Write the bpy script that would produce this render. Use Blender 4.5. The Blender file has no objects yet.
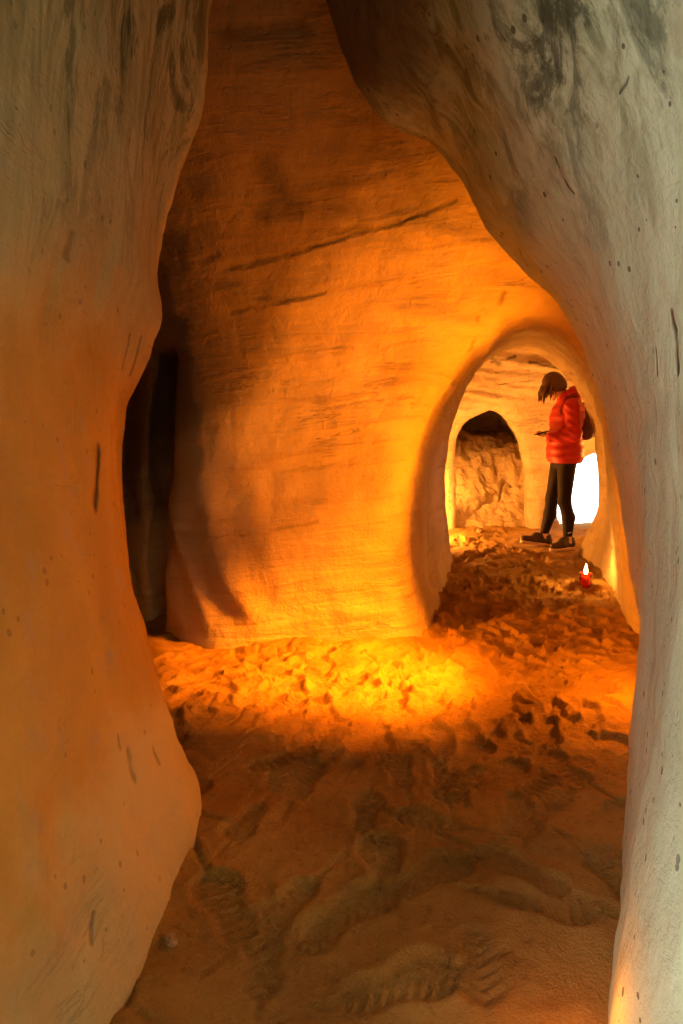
import bpy, math, random
import numpy as np
random.seed(7)
RNG = np.random.default_rng(7)
sc = bpy.context.scene
COL = sc.collection

# ------------------------------------------------------------------ camera
FPX = 683.0
CAMZ = 1.2
PITCH = math.atan(92 / FPX)
cp, sp = math.cos(PITCH), math.sin(PITCH)

def unp(u, v, Y):
    """world point at depth Y whose picture position is (u, v)"""
    a, b = (u - 341.5) / FPX, (512 - v) / FPX
    dx, dy, dz = a, cp + b * sp, -sp + b * cp
    s = Y / dy
    return np.array([dx * s, Y, CAMZ + dz * s])

def xz(pts, Y):
    return [(unp(u, v, Y)[0], unp(u, v, Y)[2]) for u, v in pts]

cam_d = bpy.data.cameras.new('camera')
cam_d.sensor_fit = 'VERTICAL'
cam_d.sensor_height = 36.0
cam_d.lens = 36.0 * FPX / 1024.0
cam_d.clip_start = 0.02
cam = bpy.data.objects.new('camera', cam_d)
COL.objects.link(cam)
cam.location = (0, 0, CAMZ)
cam.rotation_euler = (math.pi / 2 - PITCH, 0, 0)
sc.camera = cam

# ------------------------------------------------------------------ noise
_T = RNG.permutation(512)
_T = np.concatenate([_T, _T]).astype(np.int64)
_V = RNG.uniform(-1, 1, 1024)

def vnoise(x, y, z=None):
    """smooth value noise in [-1, 1]"""
    if z is None:
        z = np.zeros_like(x)
    xi, yi, zi = np.floor(x).astype(np.int64), np.floor(y).astype(np.int64), np.floor(z).astype(np.int64)
    fx, fy, fz = x - xi, y - yi, z - zi
    fx = fx * fx * fx * (fx * (fx * 6 - 15) + 10)
    fy = fy * fy * fy * (fy * (fy * 6 - 15) + 10)
    fz = fz * fz * fz * (fz * (fz * 6 - 15) + 10)

    def h(a, b, c):
        return _V[_T[(_T[(_T[a & 511] + b) & 511] + c) & 511]]
    c00 = h(xi, yi, zi) * (1 - fx) + h(xi + 1, yi, zi) * fx
    c10 = h(xi, yi + 1, zi) * (1 - fx) + h(xi + 1, yi + 1, zi) * fx
    c01 = h(xi, yi, zi + 1) * (1 - fx) + h(xi + 1, yi, zi + 1) * fx
    c11 = h(xi, yi + 1, zi + 1) * (1 - fx) + h(xi + 1, yi + 1, zi + 1) * fx
    return (c00 * (1 - fy) + c10 * fy) * (1 - fz) + (c01 * (1 - fy) + c11 * fy) * fz

def fbm(x, y, z, octv=4, gain=.5):
    s, a = 0, 1
    for i in range(octv):
        s = s + a * vnoise(x + 17.3 * i, y - 9.1 * i, z + 5.7 * i)
        x, y, z, a = x * 2.03, y * 2.03, z * 2.03, a * gain
    return s

def sstep(a, b, x):
    t = np.clip((x - a) / (b - a), 0, 1)
    return t * t * (3 - 2 * t)

# ------------------------------------------------------------------ surface nets
def surface_net(f, org, h):
    """surface of f = 0; faces look towards f > 0 side when flip is False"""
    s = f < 0
    c = s[:-1, :-1, :-1].astype(np.int8)
    cnt = np.zeros(c.shape, np.int8)
    for dx in (0, 1):
        for dy in (0, 1):
            for dz in (0, 1):
                cnt += s[dx:s.shape[0] - 1 + dx, dy:s.shape[1] - 1 + dy, dz:s.shape[2] - 1 + dz]
    act = (cnt > 0) & (cnt < 8)
    ci = np.argwhere(act)
    idx = -np.ones(act.shape, np.int64)
    idx[act] = np.arange(len(ci))
    acc = np.zeros((len(ci), 3))
    n = np.zeros(len(ci))
    corners = [(i, j, k) for i in (0, 1) for j in (0, 1) for k in (0, 1)]
    for a in corners:
        for ax in range(3):
            if a[ax] == 1:
                continue
            b = list(a)
            b[ax] = 1
            fa = f[ci[:, 0] + a[0], ci[:, 1] + a[1], ci[:, 2] + a[2]]
            fb = f[ci[:, 0] + b[0], ci[:, 1] + b[1], ci[:, 2] + b[2]]
            m = (fa < 0) != (fb < 0)
            d = np.where(m, fa - fb, 1)
            t = np.where(m, fa / d, 0)
            p = np.tile(np.array(a, float), (len(ci), 1))
            p[:, ax] += t
            acc[m] += p[m]
            n[m] += 1
    verts = (ci + acc / n[:, None]) * h + np.array(org)
    faces = []
    for ax in range(3):
        sl0 = [slice(None)] * 3
        sl1 = [slice(None)] * 3
        sl0[ax] = slice(0, -1)
        sl1[ax] = slice(1, None)
        a, b = s[tuple(sl0)], s[tuple(sl1)]
        e = np.argwhere(a != b)
        o = [q for q in range(3) if q != ax]
        ok = np.ones(len(e), bool)
        for q in o:
            ok &= (e[:, q] > 0) & (e[:, q] < f.shape[q] - 1)
        e = e[ok]
        inside = a[e[:, 0], e[:, 1], e[:, 2]]
        q4 = []
        for (p, q) in ((-1, -1), (0, -1), (0, 0), (-1, 0)):
            g = e.copy()
            g[:, o[0]] += p
            g[:, o[1]] += q
            q4.append(idx[g[:, 0], g[:, 1], g[:, 2]])
        q4 = np.stack(q4, 1)
        flip = inside if ax != 1 else ~inside
        q4[~flip] = q4[~flip][:, ::-1]
        faces.append(q4)
    faces = np.concatenate(faces)
    faces = faces[(faces >= 0).all(1)]
    return verts, faces

def np_mesh(name, verts, faces, smooth=True):
    me = bpy.data.meshes.new(name)
    me.vertices.add(len(verts))
    me.vertices.foreach_set('co', np.ascontiguousarray(verts, dtype=np.float32).ravel())
    k = faces.shape[1]
    me.loops.add(len(faces) * k)
    me.loops.foreach_set('vertex_index', faces.astype(np.int32).ravel())
    me.polygons.add(len(faces))
    me.polygons.foreach_set('loop_start', np.arange(0, len(faces) * k, k, dtype=np.int32))
    me.update(calc_edges=True)
    me.polygons.foreach_set('use_smooth', np.full(len(faces), smooth))
    me.update()
    return me

def link(name, me, mat=None, parent=None, kind=None, label=None, cat=None, group=None):
    o = bpy.data.objects.new(name, me)
    COL.objects.link(o)
    if mat is not None and me is not None:
        me.materials.append(mat)
    if parent is not None:
        o.parent = parent
    if kind:
        o['kind'] = kind
    if label:
        o['label'] = label
    if cat:
        o['category'] = cat
    if group:
        o['group'] = group
    return o

# ------------------------------------------------------------------ materials
def new_mat(name):
    m = bpy.data.materials.new(name)
    m.use_nodes = True
    nt = m.node_tree
    for n in list(nt.nodes):
        nt.nodes.remove(n)
    out = nt.nodes.new('ShaderNodeOutputMaterial')
    b = nt.nodes.new('ShaderNodeBsdfPrincipled')
    nt.links.new(b.outputs[0], out.inputs[0])
    return m, nt, b

class N:
    def __init__(s, nt):
        s.nt = nt
    def n(s, t, **kw):
        x = s.nt.nodes.new(t)
        for k, v in kw.items():
            setattr(x, k, v)
        return x
    def L(s, a, b):
        s.nt.links.new(a, b)
    def val(s, sock, v):
        if hasattr(v, 'node'):
            s.L(v, sock)
        else:
            sock.default_value = v
    def math(s, op, a, b=0.0, c=None, clamp=False):
        x = s.n('ShaderNodeMath', operation=op, use_clamp=clamp)
        s.val(x.inputs[0], a)
        s.val(x.inputs[1], b)
        if c is not None:
            s.val(x.inputs[2], c)
        return x.outputs[0]
    def vmul(s, v, k):
        x = s.n('ShaderNodeVectorMath', operation='MULTIPLY')
        s.L(v, x.inputs[0])
        x.inputs[1].default_value = k
        return x.outputs[0]
    def vadd(s, v, w):
        x = s.n('ShaderNodeVectorMath', operation='ADD')
        s.L(v, x.inputs[0])
        s.val(x.inputs[1], w)
        return x.outputs[0]
    def noise(s, v, scale, detail=4, rough=.55, dist=0.0):
        x = s.n('ShaderNodeTexNoise')
        s.L(v, x.inputs['Vector'])
        x.inputs['Scale'].default_value = scale
        x.inputs['Detail'].default_value = detail
        x.inputs['Roughness'].default_value = rough
        x.inputs['Distortion'].default_value = dist
        return x.outputs[0]
    def vor(s, v, scale, feature='F1'):
        x = s.n('ShaderNodeTexVoronoi', feature=feature)
        s.L(v, x.inputs['Vector'])
        x.inputs['Scale'].default_value = scale
        return x
    def ramp(s, f, a, b, lo=0.0, hi=1.0):
        x = s.n('ShaderNodeMapRange', interpolation_type='SMOOTHSTEP')
        s.L(f, x.inputs[0])
        x.inputs[1].default_value = a
        x.inputs[2].default_value = b
        x.inputs[3].default_value = lo
        x.inputs[4].default_value = hi
        return x.outputs[0]
    def mix(s, f, a, b, mode='MIX'):
        x = s.n('ShaderNodeMix', data_type='RGBA', blend_type=mode)
        s.val(x.inputs[0], f)
        for q, v in ((6, a), (7, b)):
            if hasattr(v, 'node'):
                s.L(v, x.inputs[q])
            else:
                x.inputs[q].default_value = (*v, 1)
        return x.outputs[2]
    def bump(s, hgt, dist, strength=1.0, normal=None):
        x = s.n('ShaderNodeBump')
        x.inputs['Distance'].default_value = dist
        x.inputs['Strength'].default_value = strength
        s.L(hgt, x.inputs['Height'])
        if normal is not None:
            s.L(normal, x.inputs['Normal'])
        return x.outputs[0]

def simple(name, col, rough=.6, emit=None, es=0.0, metallic=0.0, spec=.5, bump=None, trans=0.0):
    m, nt, b = new_mat(name)
    k = N(nt)
    b.inputs['Base Color'].default_value = (*col, 1)
    b.inputs['Roughness'].default_value = rough
    b.inputs['Metallic'].default_value = metallic
    b.inputs['Specular IOR Level'].default_value = spec
    b.inputs['Transmission Weight'].default_value = trans
    if emit:
        b.inputs['Emission Color'].default_value = (*emit, 1)
        b.inputs['Emission Strength'].default_value = es
    tc = k.n('ShaderNodeTexCoord').outputs['Object']
    f = k.noise(tc, bump[0] if bump else 60, 4)
    if not trans:
        k.L(k.mix(f, tuple(c * .82 for c in col), tuple(min(1, c * 1.15) for c in col)), b.inputs['Base Color'])
    if bump:
        k.L(k.bump(f, bump[1]), b.inputs['Normal'])
    return m

def scratches(mat, marks):
    """dark narrow cuts: [(a, b, radius, strength)] in world space"""
    nt = mat.node_tree
    k = N(nt)
    b = nt.nodes['Principled BSDF']
    tc = k.n('ShaderNodeTexCoord').outputs['Object']
    wn = k.n('ShaderNodeTexNoise')
    k.L(tc, wn.inputs['Vector'])
    wn.inputs['Scale'].default_value = 14
    P = k.vadd(tc, k.vmul(k.vadd(wn.outputs[1], (-.5, -.5, -.5)), (.035, .035, .035)))
    tot = None
    for a, c, rad, st in marks:
        a, c = np.array(a, float), np.array(c, float)
        ab = c - a + 1e-6
        pa = k.vadd(P, tuple(-a))
        dt = k.n('ShaderNodeVectorMath', operation='DOT_PRODUCT')
        k.L(pa, dt.inputs[0])
        dt.inputs[1].default_value = tuple(ab / (ab @ ab))
        t = k.math('ADD', dt.outputs['Value'], 0.0, clamp=True)
        sc_ = k.n('ShaderNodeVectorMath', operation='SCALE')
        sc_.inputs[0].default_value = tuple(-ab)
        k.L(t, sc_.inputs['Scale'])
        ln = k.n('ShaderNodeVectorMath', operation='LENGTH')
        k.L(k.vadd(pa, sc_.outputs[0]), ln.inputs[0])
        m_ = k.ramp(ln.outputs['Value'], 0.0, rad, st, 0)
        tot = m_ if tot is None else k.math('MAXIMUM', tot, m_)
    old = b.inputs['Base Color'].links[0].from_socket
    k.L(k.mix(tot, old, (.035, .024, .014)), b.inputs['Base Color'])
    on = b.inputs['Normal'].links[0].from_socket
    k.L(k.bump(k.math('MULTIPLY', tot, -1.0), .02, .8, on), b.inputs['Normal'])

def rock_material(name, strata=.5, algae=0.0, soot_shade=0.0, specks=0.0, pale=0.0, lines=1.0, mott=.35, base=((.46, .34, .215), (.62, .49, .34)), rough_rock=1.0, tint=None):
    m, nt, b = new_mat(name)
    k = N(nt)
    tc = k.n('ShaderNodeTexCoord').outputs['Object']
    sep = k.n('ShaderNodeSeparateXYZ')
    k.L(tc, sep.inputs[0])
    X, Y, Z = sep.outputs
    big = k.noise(tc, 1.6, 5, .6, .4)
    mid = k.noise(tc, 9, 6, .65)
    fine = k.noise(tc, 70, 4, .6)
    warp = k.vadd(tc, k.vmul(k.n('ShaderNodeTexNoise').outputs[1], (0, 0, 0)))
    # tilted bedding planes
    tilt = k.n('ShaderNodeMapping')
    k.L(tc, tilt.inputs[0])
    tilt.inputs['Rotation'].default_value = (0.06, 0.10, 0)
    sv = k.vmul(tilt.outputs[0], (.9, .9, 9.0))
    st1 = k.noise(sv, 1.5, 6, .62, .6)
    sv2 = k.vmul(tilt.outputs[0], (1.3, 1.3, 9.0))
    st2 = k.noise(sv2, 1.0, 5, .7, .9)
    patch = k.ramp(k.noise(tc, 2.2, 4), .52, .66)
    line = k.math('MULTIPLY', lines, k.math('MULTIPLY', k.ramp(k.math('ABSOLUTE', k.math('SUBTRACT', st2, .5)), .0, .016, 1, 0), patch))
    col = k.mix(k.ramp(big, .35, .68), base[0], base[1])
    col = k.mix(k.math('MULTIPLY', k.ramp(st1, .52, .72), strata * .55), col, (.26, .15, .075))
    col = k.mix(k.math('MULTIPLY', k.ramp(mid, .5, .72), mott), col, (.30, .19, .10))
    col = k.mix(k.math('MULTIPLY', line, strata * .9), col, (.10, .055, .03))
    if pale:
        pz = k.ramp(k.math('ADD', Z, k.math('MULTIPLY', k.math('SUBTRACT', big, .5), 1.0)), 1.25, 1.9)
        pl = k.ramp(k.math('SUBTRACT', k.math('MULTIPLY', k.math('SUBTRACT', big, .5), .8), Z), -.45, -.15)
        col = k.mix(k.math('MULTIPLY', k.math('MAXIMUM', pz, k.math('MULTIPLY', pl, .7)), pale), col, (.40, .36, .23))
    if tint:
        col = k.mix(tint[0], col, tint[1], 'MULTIPLY')
    # drips and streaks running down the stone
    stv = k.vmul(tc, (11, 11, 1.1))
    streak = k.noise(stv, 1.0, 5, .7, 1.2)
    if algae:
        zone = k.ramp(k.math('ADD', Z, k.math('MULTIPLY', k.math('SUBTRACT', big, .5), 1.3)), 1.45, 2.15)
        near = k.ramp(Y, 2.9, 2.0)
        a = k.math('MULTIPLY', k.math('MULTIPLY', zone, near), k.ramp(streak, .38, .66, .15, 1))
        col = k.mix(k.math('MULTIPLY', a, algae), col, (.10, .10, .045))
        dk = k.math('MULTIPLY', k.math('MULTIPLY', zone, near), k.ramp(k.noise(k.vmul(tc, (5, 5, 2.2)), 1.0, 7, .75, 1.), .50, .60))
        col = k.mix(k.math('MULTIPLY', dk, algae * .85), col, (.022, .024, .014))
    if soot_shade:
        sz = k.ramp(k.math('ADD', k.math('ADD', Z, k.math('MULTIPLY', X, -1.0)), k.math('MULTIPLY', k.math('SUBTRACT', big, .5), 1.4)), 1.52, 2.25)  # shade high on the left painted into the colour along with soot
        col = k.mix(k.math('MULTIPLY', sz, soot_shade), col, (.07, .04, .022))
    if specks:
        v = k.vor(tc, 21)
        sel = k.ramp(k.noise(tc, 2.6, 2), .36, .5)
        rnd = k.n('ShaderNodeSeparateColor')
        k.L(v.outputs['Color'], rnd.inputs[0])
        pick = k.ramp(rnd.outputs[0], .40, .42)
        rad = k.math('MULTIPLY', rnd.outputs[1], .10)
        dot = k.math('LESS_THAN', v.outputs['Distance'], k.math('ADD', rad, .085))
        hole = k.math('MULTIPLY', k.math('MULTIPLY', dot, pick), k.math('MULTIPLY', sel, specks))
        col = k.mix(k.math('MULTIPLY', hole, .8), col, (.05, .04, .025))
    k.L(col, b.inputs['Base Color'])
    b.inputs['Roughness'].default_value = .92
    b.inputs['Specular IOR Level'].default_value = .15
    # relief: hewn hollows, bedding ledges, grain
    hew = k.noise(k.vmul(tc, (2.2, 2.2, 1.2)), 3.0, 3, .5, .5)
    h = k.math('MULTIPLY', hew, .55)
    h = k.math('ADD', h, k.math('MULTIPLY', st1, .5 * strata))
    h = k.math('ADD', h, k.math('MULTIPLY', mid, .30 * rough_rock))
    h = k.math('SUBTRACT', h, k.math('MULTIPLY', line, .22 * strata))
    nrm = k.bump(h, .05 * rough_rock + .01, .85)
    f2 = k.math('MULTIPLY', fine, .5)
    f2 = k.math('ADD', f2, k.math('MULTIPLY', streak, .25))
    if specks:
        f2 = k.math('SUBTRACT', f2, k.math('MULTIPLY', hole, 1.2))
    f3 = k.noise(tc, 28, 6, .7, .4)
    nrm = k.bump(f3, .014 * rough_rock, .8, nrm)
    nrm = k.bump(f2, .007 * rough_rock, .9, nrm)
    k.L(nrm, b.inputs['Normal'])
    return m

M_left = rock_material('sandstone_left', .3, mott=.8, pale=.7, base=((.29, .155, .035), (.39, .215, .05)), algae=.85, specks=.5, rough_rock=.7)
M_right = rock_material('sandstone_right', .08, algae=.9, specks=1.0, rough_rock=.55, soot_shade=.92, base=((.36, .375, .255), (.44, .455, .315)))
M_back = rock_material('sandstone_back', 1.0, lines=.5, base=((.34, .235, .13), (.46, .34, .20)), soot_shade=.88, rough_rock=.8)
M_ceil = rock_material('sandstone_ceiling', .8, algae=.8, soot_shade=.9, rough_rock=1.0)
M_far = rock_material('sandstone_far', 1.0, lines=.35, rough_rock=1.1, base=((.50, .37, .24), (.66, .52, .37)))
M_slope = rock_material('sandstone_slope', .5, rough_rock=1.6, base=((.34, .21, .11), (.46, .30, .17)))

# sand
m, nt, b = new_mat('sand')
k = N(nt)
tc = k.n('ShaderNodeTexCoord').outputs['Object']
col = k.mix(k.ramp(k.noise(tc, 2.2, 5, .6), .35, .7), (.28, .145, .038), (.41, .235, .065))
col = k.mix(k.math('MULTIPLY', k.ramp(k.noise(tc, 26, 8, .78), .52, .68), .6), col, (.14, .072, .025))
gr = k.vor(tc, 160)
col = k.mix(k.math('MULTIPLY', k.ramp(gr.outputs['Distance'], .1, .35, 1, 0), .25), col, (.30, .2, .12))
k.L(col, b.inputs['Base Color'])
b.inputs['Roughness'].default_value = .95
b.inputs['Specular IOR Level'].default_value = .12
h = k.math('ADD', k.noise(tc, 45, 6, .75), k.math('MULTIPLY', k.noise(tc, 160, 3, .6), .35))
nrm = k.bump(k.noise(tc, 20, 7, .7), .022, .8)
k.L(k.bump(h, .010, 1.0, nrm), b.inputs['Normal'])
M_sand = m

M_snow = simple('snow', (.85, .87, .9), .8, bump=(8, .03))

# ------------------------------------------------------------------ cave: signed distance of the hollow
H = .025
gx = np.arange(-1.8, 3.7, H)
gy = np.arange(-2.4, 10.6, H)
gz = np.arange(-.12, 3.5, H)
SX, SZ = np.meshgrid(gx, gz, indexing='ij')

def resample(pts, n=40):
    p = np.array(pts, float)
    # Catmull-Rom through the points, then equal arc length
    q = np.vstack([2 * p[0] - p[1], p, 2 * p[-1] - p[-2]])
    out = []
    for i in range(1, len(q) - 2):
        t = np.linspace(0, 1, 12, endpoint=False)[:, None]
        a, b_, c, d = q[i - 1], q[i], q[i + 1], q[i + 2]
        out.append(.5 * ((2 * b_) + (-a + c) * t + (2 * a - 5 * b_ + 4 * c - d) * t ** 2 + (-a + 3 * b_ - 3 * c + d) * t ** 3))
    out.append(p[-1:])
    o = np.vstack(out)
    s = np.concatenate([[0], np.cumsum(np.linalg.norm(np.diff(o, axis=0), axis=1))])
    u = np.linspace(0, s[-1], n)
    return np.stack([np.interp(u, s, o[:, 0]), np.interp(u, s, o[:, 1])], 1)

def norm_line(pts, n=40):
    """resample so the top of each outline keeps the middle index (left foot -> top -> right foot)"""
    p = resample(pts, 160)
    # the first and last point go down below the floor
    t = int(np.argmax(p[:, 1]))
    t = min(max(t, 20), 140)
    def part(q, m_):
        s = np.concatenate([[0], np.cumsum(np.linalg.norm(np.diff(q, axis=0), axis=1))])
        u = np.linspace(0, s[-1], m_)
        return np.stack([np.interp(u, s, q[:, 0]), np.interp(u, s, q[:, 1])], 1)
    return np.vstack([part(p[:t + 1], n // 2), part(p[t:], n // 2 + 1)[1:]])

def poly_sdf(P, X, Z):
    d = np.full(X.shape, 1e9)
    ins = np.zeros(X.shape, bool)
    n = len(P)
    for i in range(n):
        a, b_ = P[i], P[(i + 1) % n]
        ex, ez = b_[0] - a[0], b_[1] - a[1]
        l2 = ex * ex + ez * ez
        if l2 < 1e-12:
            continue
        wx, wz = X - a[0], Z - a[1]
        t = np.clip((wx * ex + wz * ez) / l2, 0, 1)
        d = np.minimum(d, (wx - ex * t) ** 2 + (wz - ez * t) ** 2)
        if ez != 0:
            c = ((a[1] <= Z) != (b_[1] <= Z)) & (X < a[0] + (Z - a[1]) * ex / ez)
            ins ^= c
    d = np.sqrt(d)
    return np.where(ins, -d, d)

def loft(slices, cap0=None, cap1=None):
    """slices: [(Y, outline)], cap0/cap1: start and end depth, numbers or arrays over (x, z)"""
    ys = [s[0] for s in slices]
    ls = [norm_line(s[1]) for s in slices]
    F = np.full((len(gx), len(gy), len(gz)), 9.0, np.float32)
    lo = np.min(cap0) - .4 if cap0 is not None else -9
    hi = np.max(cap1) + .4 if cap1 is not None else 99
    for j, y in enumerate(gy):
        if y < lo or y > hi:
            continue
        if y <= ys[0]:
            P = ls[0]
        elif y >= ys[-1]:
            P = ls[-1]
        else:
            i = max(q for q in range(len(ys)) if ys[q] <= y)
            t = (y - ys[i]) / (ys[i + 1] - ys[i])
            # monotone cubic between the outlines
            m0 = (ls[i + 1] - ls[i - 1]) / (ys[i + 1] - ys[i - 1]) if i > 0 else (ls[i + 1] - ls[i]) / (ys[i + 1] - ys[i])
            m1 = (ls[i + 2] - ls[i]) / (ys[i + 2] - ys[i]) if i + 2 < len(ys) else (ls[i + 1] - ls[i]) / (ys[i + 1] - ys[i])
            hh = ys[i + 1] - ys[i]
            P = (2 * t ** 3 - 3 * t ** 2 + 1) * ls[i] + (t ** 3 - 2 * t ** 2 + t) * hh * m0 + (-2 * t ** 3 + 3 * t ** 2) * ls[i + 1] + (t ** 3 - t ** 2) * hh * m1
        P = np.vstack([P, [P[-1][0], -.8], [P[0][0], -.8]])
        s = poly_sdf(P, SX, SZ)
        if cap0 is not None:
            s = smax(s, cap0 - y, .12)
        if cap1 is not None:
            s = smax(s, y - cap1, .25)
        F[:, j, :] = s
    return F

def smin(a, b_, k_):
    h_ = np.maximum(k_ - np.abs(a - b_), 0) / k_
    return np.minimum(a, b_) - h_ * h_ * k_ * .25

def smax(a, b_, k_):
    return -smin(-a, -b_, k_)

NECK = 2.35
neck = xz([(186, 800), (180, 769), (166, 720), (150, 650), (131, 600), (122, 540), (121, 460), (127, 405), (145, 372), (163, 325),
           (156, 275), (164, 225), (180, 170), (196, 130), (206, 90), (213, 0), (232, -50), (268, -75),
           (300, -50), (322, 0), (345, 60), (372, 112), (402, 122), (440, 142), (466, 178), (485, 218), (499, 241), (527, 266),
           (566, 308), (597, 370), (615, 430), (623, 490), (634, 550), (645, 640), (650, 700), (650, 769), (650, 800)], NECK)
A = loft([
    (-.3, [(-.68, -.1), (-.76, .8), (-.75, 1.6), (-.6, 2.4), (-.2, 2.95), (.2, 2.8), (.55, 2.2), (.72, 1.4), (.66, .6), (.5, -.1)]),
    (1.0, [(-.50, -.1), (-.56, .4), (-.64, 1.0), (-.62, 1.6), (-.52, 2.3), (-.3, 2.85), (-.05, 2.8), (.22, 2.5), (.50, 2.05), (.62, 1.5), (.60, .9), (.54, .4), (.47, -.1)]),
    (1.6, [(-.425, -.1), (-.44, .03), (-.54, .3), (-.63, .8), (-.66, 1.25), (-.58, 1.7), (-.50, 2.3), (-.35, 2.8), (-.12, 2.75), (.12, 2.4), (.33, 2.05), (.57, 1.65), (.70, 1.2), (.735, .6), (.71, -.1)]),
    (2.05, [(-.435, -.1), (-.45, .05), (-.53, .22), (-.64, .6), (-.68, 1.0), (-.67, 1.35), (-.60, 1.6), (-.56, 1.9), (-.48, 2.3), (-.40, 2.65), (-.2, 2.8), (-.02, 2.55), (.10, 2.25), (.32, 2.05), (.48, 1.8), (.72, 1.5), (.87, 1.1), (.925, .6), (.92, -.1)]),
    (NECK, neck)], cap0=np.full(SX.shape, -1.2), cap1=np.full(SX.shape, 2.7))
G1 = loft([(-1.3, [(-3, -.1), (-3, 1.2), (-2.6, 2.1), (-1.5, 2.2), (-.3, 2.2), (.3, 1.9), (.5, 1), (.5, -.1)]),
           (.2, [(-3, -.1), (-3, 1.2), (-2.6, 2.1), (-1.5, 2.2), (-.3, 2.2), (.3, 1.9), (.5, 1), (.5, -.1)])],
          cap0=np.full(SX.shape, -1.45), cap1=np.full(SX.shape, .15))
g2 = [(-.5, 1.7), (-.4, 2.1), (-.1, 2.5), (.5, 2.75), (1.5, 2.75), (2.2, 2.7), (2.5, 2.2), (2.5, 1.7)]
G2 = loft([(-1.3, g2), (.2, g2)],
          cap0=np.full(SX.shape, -1.0), cap1=np.full(SX.shape, .1))
G2 = smax(G2, (1.62 - SZ)[:, None, :].astype(np.float32), .1)
A = smin(smin(A, G1, .15), G2, .15)
del G1, G2

# middle chamber, its back wall leaning over
Mx = 3.51 + .22 * np.clip((SX + .45) / -.5, 0, 2) ** 2 + .05 * np.cos(SX * 3.5) + .10 * (SX > 0) * SX
lean = .78 * sstep(1.35, 3.1, SZ) + .06 * sstep(0.5, 0, SZ) * -1
Mx = Mx - lean
Bc = loft([
    (2.45, [(-1.0, -.1), (-1.1, .5), (-1.1, 1.4), (-.95, 2.2), (-.5, 2.9), (-.1, 3.1), (.4, 2.95), (.8, 2.5), (1.15, 1.9), (1.4, 1.1), (1.45, .4), (1.4, -.1)]),
    (3.0, [(-1.2, -.1), (-1.3, .5), (-1.3, 1.4), (-1.1, 2.2), (-.7, 2.9), (-.1, 3.2), (.5, 3.0), (1.0, 2.6), (1.4, 1.9), (1.62, 1.2), (1.66, .5), (1.6, -.1)]),
    (3.6, [(-1.3, -.1), (-1.35, .5), (-1.3, 1.4), (-1.1, 2.2), (-.7, 2.9), (-.1, 3.1), (.5, 2.9), (1.0, 2.5), (1.35, 1.9), (1.5, 1.2), (1.54, .5), (1.54, -.1)])],
    cap0=np.full(SX.shape, 2.5), cap1=Mx)

# cleft in the left of the back wall
cl = xz([(134, 690), (136, 600), (139, 500), (143, 420), (156, 356), (168, 347), (183, 352), (178, 400), (169, 500), (162, 600), (158, 690)], 3.7)
Cl = loft([(3.3, cl), (4.3, cl)], cap0=np.full(SX.shape, 3.3), cap1=np.full(SX.shape, 4.15))

tun_outer = xz([(436, 665), (427, 640), (414, 600), (407, 545), (407, 490), (418, 440), (438, 398), (462, 362), (490, 334), (520, 316), (552, 320), (580, 345), (605, 400),
                (617, 470), (627, 540), (636, 600), (644, 645), (646, 665)], 3.6)
tun_mid = xz([(446, 610), (443, 591), (433, 560), (428, 500), (435, 440), (456, 392), (484, 355), (518, 336), (552, 342), (582, 372), (602, 425), (610, 495), (612, 560), (610, 591), (610, 610)], 4.8)
inner = xz([(455, 570), (452, 556), (448, 530), (445, 480), (451, 430), (466, 387), (490, 358), (520, 347), (548, 355), (577, 384), (596, 420), (604, 470), (604, 512), (596, 535), (588, 553), (586, 570)], 5.9)
C = loft([(3.3, [(p[0] + (.0 if p[0] < 1 else .02), p[1]) for p in tun_outer]), (3.6, tun_outer), (4.8, tun_mid), (5.9, inner), (6.4, inner)],
         cap0=np.full(SX.shape, 3.1), cap1=np.full(SX.shape, 6.45))

# far chamber with the person
far_end = 7.38 + .05 * np.sin(SX * 4 + 1) - .55 * sstep(.9, 1.9, SZ)
D = loft([(6.1, [(.45, -.1), (.38, .8), (.65, 1.5), (1.25, 2.05), (1.95, 2.2), (2.7, 2.0), (3.1, 1.3), (3.1, -.1)]),
          (6.8, [(.45, -.1), (.4, .8), (.7, 1.4), (1.3, 1.85), (1.9, 2.0), (2.7, 1.8), (3.1, 1.3), (3.1, -.1)]),
          (7.3, [(.6, -.1), (.6, .7), (.85, 1.3), (1.4, 1.65), (2.0, 1.75), (2.7, 1.6), (3.05, 1.0), (3.05, -.1)])],
         cap0=np.full(SX.shape, 6.2), cap1=far_end)

e0 = xz([(453, 545), (453, 490), (454, 450), (461, 428), (475, 414), (491, 409), (506, 415), (519, 435), (528, 465), (530, 500), (530, 545)], 7.4)
E = loft([(7.2, e0), (7.6, e0),
          (7.85, [(.85, -.1), (.8, .6), (1.0, 1.1), (1.6, 1.45), (2.0, 1.35), (2.1, 1.0), (2.12, .6), (2.12, -.1)]),
          (8.2, [(.95, -.1), (.9, .6), (1.2, 1.2), (1.65, 1.5), (2.0, 1.4), (2.2, 1.0), (2.28, .6), (2.28, -.1)]),
          (9.4, [(1.0, -.1), (1.0, .9), (1.3, 1.5), (1.75, 1.7), (2.15, 1.6), (2.28, 1.2), (2.3, .6), (2.3, -.1)])],
         cap0=np.full(SX.shape, 7.2), cap1=np.full(SX.shape, 10.2))
f0 = xz([(544, 545), (546, 520), (550, 498), (556, 480), (574, 464), (600, 452), (625, 462), (640, 480), (650, 545)], 7.4)
Fx = loft([(7.2, f0), (7.5, f0), (8.3, [(p[0] * 1.1 + .02, p[1] * 1.3) for p in f0])],
          cap0=np.full(SX.shape, 7.2), cap1=np.full(SX.shape, 8.25))

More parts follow.
